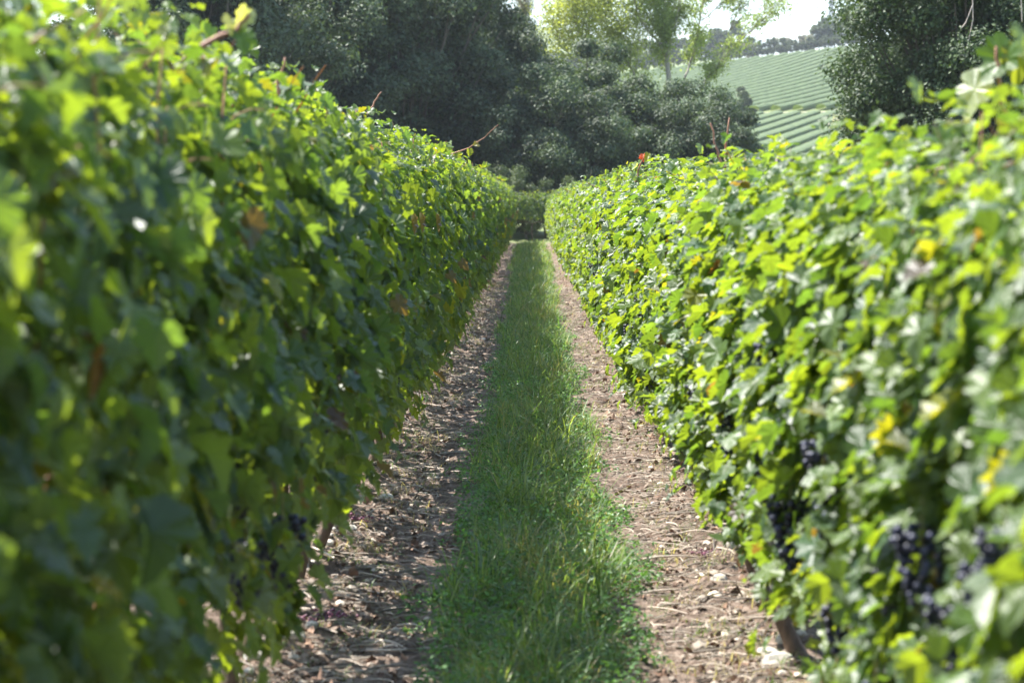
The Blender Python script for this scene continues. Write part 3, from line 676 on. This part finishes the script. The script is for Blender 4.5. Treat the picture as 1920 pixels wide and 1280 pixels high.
# ------------------------------------------------------------------ the far vineyard slope
def hillrow(p0, p1, hgt=1.15, wid=.8):
    g = Geo(); p0, p1 = np.array(p0), np.array(p1); L = np.linalg.norm(p1 - p0); n = max(4, int(L / 1.6)); t = np.linspace(0, 1, n)
    xy = p0 + (p1 - p0) * t[:, None]; d = (p1 - p0) / L; s = np.array([-d[1], d[0]])
    prof = [(-1, .1), (-1, .75), (-.45, 1), (.45, 1), (1, .75), (1, .1)]; V = []
    for a, b in prof:
        jj = rng.normal(0, .03, (n, 1)); pp = xy + s * wid * (a + jj)
        V.append(np.c_[pp, terrain(pp[:, 0], pp[:, 1]) + hgt * (b + rng.normal(0, .02, n))])
    V = np.stack(V, 1).reshape(-1, 3); F = []
    for i in range(n - 1):
        for j in range(5): a = i * 6 + j; F += [(a, a + 1, a + 7), (a, a + 7, a + 6)]
    c = np.array([.13, .175, .06]) * rng.uniform(.85, 1.15, (len(V), 1)); g.add(V, F, c); return g
# rows run up and across the slope; each is clipped to the field
cnt = 0
ang = R(66); dv = np.array([math.cos(ang), math.sin(ang)]); nv = np.array([math.sin(ang), -math.cos(ang)])
def field(y0, y1, xl, xr, ang, step, lab, grp, hgt=.95):
    dv = np.array([math.cos(ang), math.sin(ang)]); nv = np.array([math.sin(ang), -math.cos(ang)])
    cs = np.array([(xl(y0), y0), (xr(y0), y0), (xl(y1), y1), (xr(y1), y1)]) @ nv; k = 0
    for off in np.arange(cs.min(), cs.max(), step):
        t = np.linspace(-900, 900, 1801); p = nv * off + dv * t[:, None]
        ok = (p[:, 1] > y0) & (p[:, 1] < y1) & (p[:, 0] > xl(p[:, 1])) & (p[:, 0] < xr(p[:, 1]))
        if ok.sum() < 8: continue
        q = p[ok]; k += 1
        o = hillrow(q[0], q[-1], hgt).build('vine_row', M_FAR); tag(o, f'{ordinal(k)} {lab}', 'vine row', grp)
    print(grp, k)
field(381, 606, lambda y: .03 * y + 0, lambda y: .15 * y, R(71), 3.3, 'vine row up the far slope above the track', 'vine rows on the far slope')
field(235, 372, lambda y: .04 * y, lambda y: .14 * y, R(76), 2.8, 'vine row on the far slope below the track', 'vine rows below the track', .5)
# pale track along the foot of the far slope
g = Geo(); tx = np.linspace(6, 75, 40); ty = 376 + 2 * np.sin(tx * .1)
V = np.concatenate([np.c_[tx, ty - .9, terrain(tx, ty - .9) + .12], np.c_[tx, ty + .9, terrain(tx, ty + .9) + .12]])
F = []
for i in range(39): F += [(i, i + 1, 41 + i), (i, 41 + i, 40 + i)]
g.add(V, F, (.34, .31, .22)); tag(g.build('track', M_LIT), kind='structure')

# trees along the crest of the hill
FT = [oak_mesh(6, 3.2, .3, 26, 170, leaf=.5, trunk_r=.15, seed=s, colA=(.05, .07, .035), colB=(.1, .125, .06)) for s in (51, 52)]
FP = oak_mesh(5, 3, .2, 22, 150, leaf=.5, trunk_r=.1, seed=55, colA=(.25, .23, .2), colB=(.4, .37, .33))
crest = [(1338, 650, 1.4), (1352, 690, 1.2), (1385, 655, 1.0), (1408, 665, .9), (1425, 640, 1.1), (1443, 640, 1.15), (1462, 645, 1.05), (1478, 650, 1.0), (1494, 655, .9), (1532, 640, 1.25), (1548, 640, 1.45), (1562, 640, 1.3), (1578, 642, 1.2), (1592, 642, 1.1), (1368, 720, 2.2), (1350, 700, 1.9), (1320, 670, 1.3), (1300, 680, 1.5), (1282, 665, 1.2), (1262, 670, 1.6), (1240, 680, 1.4), (1215, 670, 1.7), (1190, 690, 1.5), (1168, 670, 1.6), (1145, 680, 1.3), (1120, 660, 1.5), (1096, 690, 1.7), (1072, 670, 1.4)]
for k, (x, D, s) in enumerate(crest):
    if 1380 < x < 1500: s *= .72
    put_tree('crest_tree', *FT[k % 2], M_FAR, x, D, s, k * 1.1, f'{ordinal(k+1)} hazy tree along the crest of the far vineyard hill', 'tree', 'trees on the crest of the far hill')
for k, (x, D, s) in enumerate([(1506, 650, 1.0), (1518, 655, .85), (1470, 660, 1.0), (1405, 650, .9)]):
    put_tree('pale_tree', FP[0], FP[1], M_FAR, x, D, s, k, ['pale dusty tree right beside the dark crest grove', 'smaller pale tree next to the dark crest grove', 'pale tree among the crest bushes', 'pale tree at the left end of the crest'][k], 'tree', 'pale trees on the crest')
put_tree('blue_tree', *FT[0], M_FAR, 1383, 330, .95, 1, 'hazy blue-grey tree at the left foot of the far slope', 'tree')
for k, (x, D, s) in enumerate([(1022, 1000, 2.6), (1006, 1040, 2.2), (1040, 1010, 1.6)]):
    put_tree('distant_tree', *FT[k % 2], M_FAR, x, D, s, k, ['tallest faint blue tree beyond the gap by the slender tree', 'faint blue tree left in the gap', 'faint blue tree right in the gap'][k], 'tree')

for k in range(17):
    put_tree('crest_bush', *FT[k % 2], M_FAR, 1346 + k * 16, 622, (.62, .62, rng.uniform(.35, .6)), k * 1.7, f'{ordinal(k+1)} low bush from the left in the hedge line topping the far vineyard', 'bush', 'bushes of the crest hedge')

# ------------------------------------------------------------------ pylon
def pylon(x, D, H):
    X_ = (x - CX) / FPX * D; z = float(terrain(X_, D)); t = empty('pylon', (X_, D, z), .3, label='faint lattice electricity pylon standing on the far ridge', cat='pylon')
    lv = [(0, 3.0), (.25, 2.3), (.5, 1.5), (.7, .95), (.82, .8), (.92, .65), (1, .1)]
    S4 = [(-1, -1), (1, -1), (1, 1), (-1, 1)]
    for sx, sy in S4:
        g = Geo(); tube(g, [(sx * b, sy * b, a * H) for a, b in lv], .24, 4, (.13, .14, .16)); g.build('leg', M_STEEL, t)
    g = Geo()
    for (a0, b0), (a1, b1) in zip(lv[:-1], lv[1:]):
        for q in range(4):
            s0, s1 = S4[q], S4[(q + 1) % 4]
            tube(g, [(s0[0] * b0, s0[1] * b0, a0 * H), (s1[0] * b1, s1[1] * b1, a1 * H)], .15, 4, (.13, .14, .16)); tube(g, [(s1[0] * b0, s1[1] * b0, a0 * H), (s0[0] * b1, s0[1] * b1, a1 * H)], .15, 4, (.13, .14, .16))
    g.build('bracing', M_STEEL, t)
    for a, wd in ((.7, 5), (.82, 6), (.92, 4.2)):
        g = Geo()
        for s in (-1, 1):
            tube(g, [(0, 0, a * H), (s * wd, 0, a * H)], .12, 4, (.13, .14, .16)); tube(g, [(0, 0, a * H + 1.6), (s * wd, 0, a * H)], .12, 4, (.13, .14, .16))
        g.build('crossarm', M_STEEL, t)
pylon(1554, 1400, 36)

# ------------------------------------------------------------------ haze
def haze():
    g = Geo(); x0, x1, y0, y1, z0, z1 = -1000, 1400, -70, 4600, -30, 260
    V = [(x0, y0, z0), (x1, y0, z0), (x1, y1, z0), (x0, y1, z0), (x0, y0, z1), (x1, y0, z1), (x1, y1, z1), (x0, y1, z1)]
    F = np.array([(0, 3, 2, 1), (4, 5, 6, 7), (0, 1, 5, 4), (1, 2, 6, 5), (2, 3, 7, 6), (3, 0, 4, 7)])
    me = mesh('haze', V, F); m, n, l, out = newmat('haze')
    p = mk(n, 'ShaderNodeVolumePrincipled'); p.inputs['Color'].default_value = (.86, .93, 1, 1); p.inputs['Density'].default_value = .00016; p.inputs['Anisotropy'].default_value = .1
    l.new(p.outputs[0], out.inputs['Volume']); tag(obj('haze', me, m), kind='stuff')
haze()
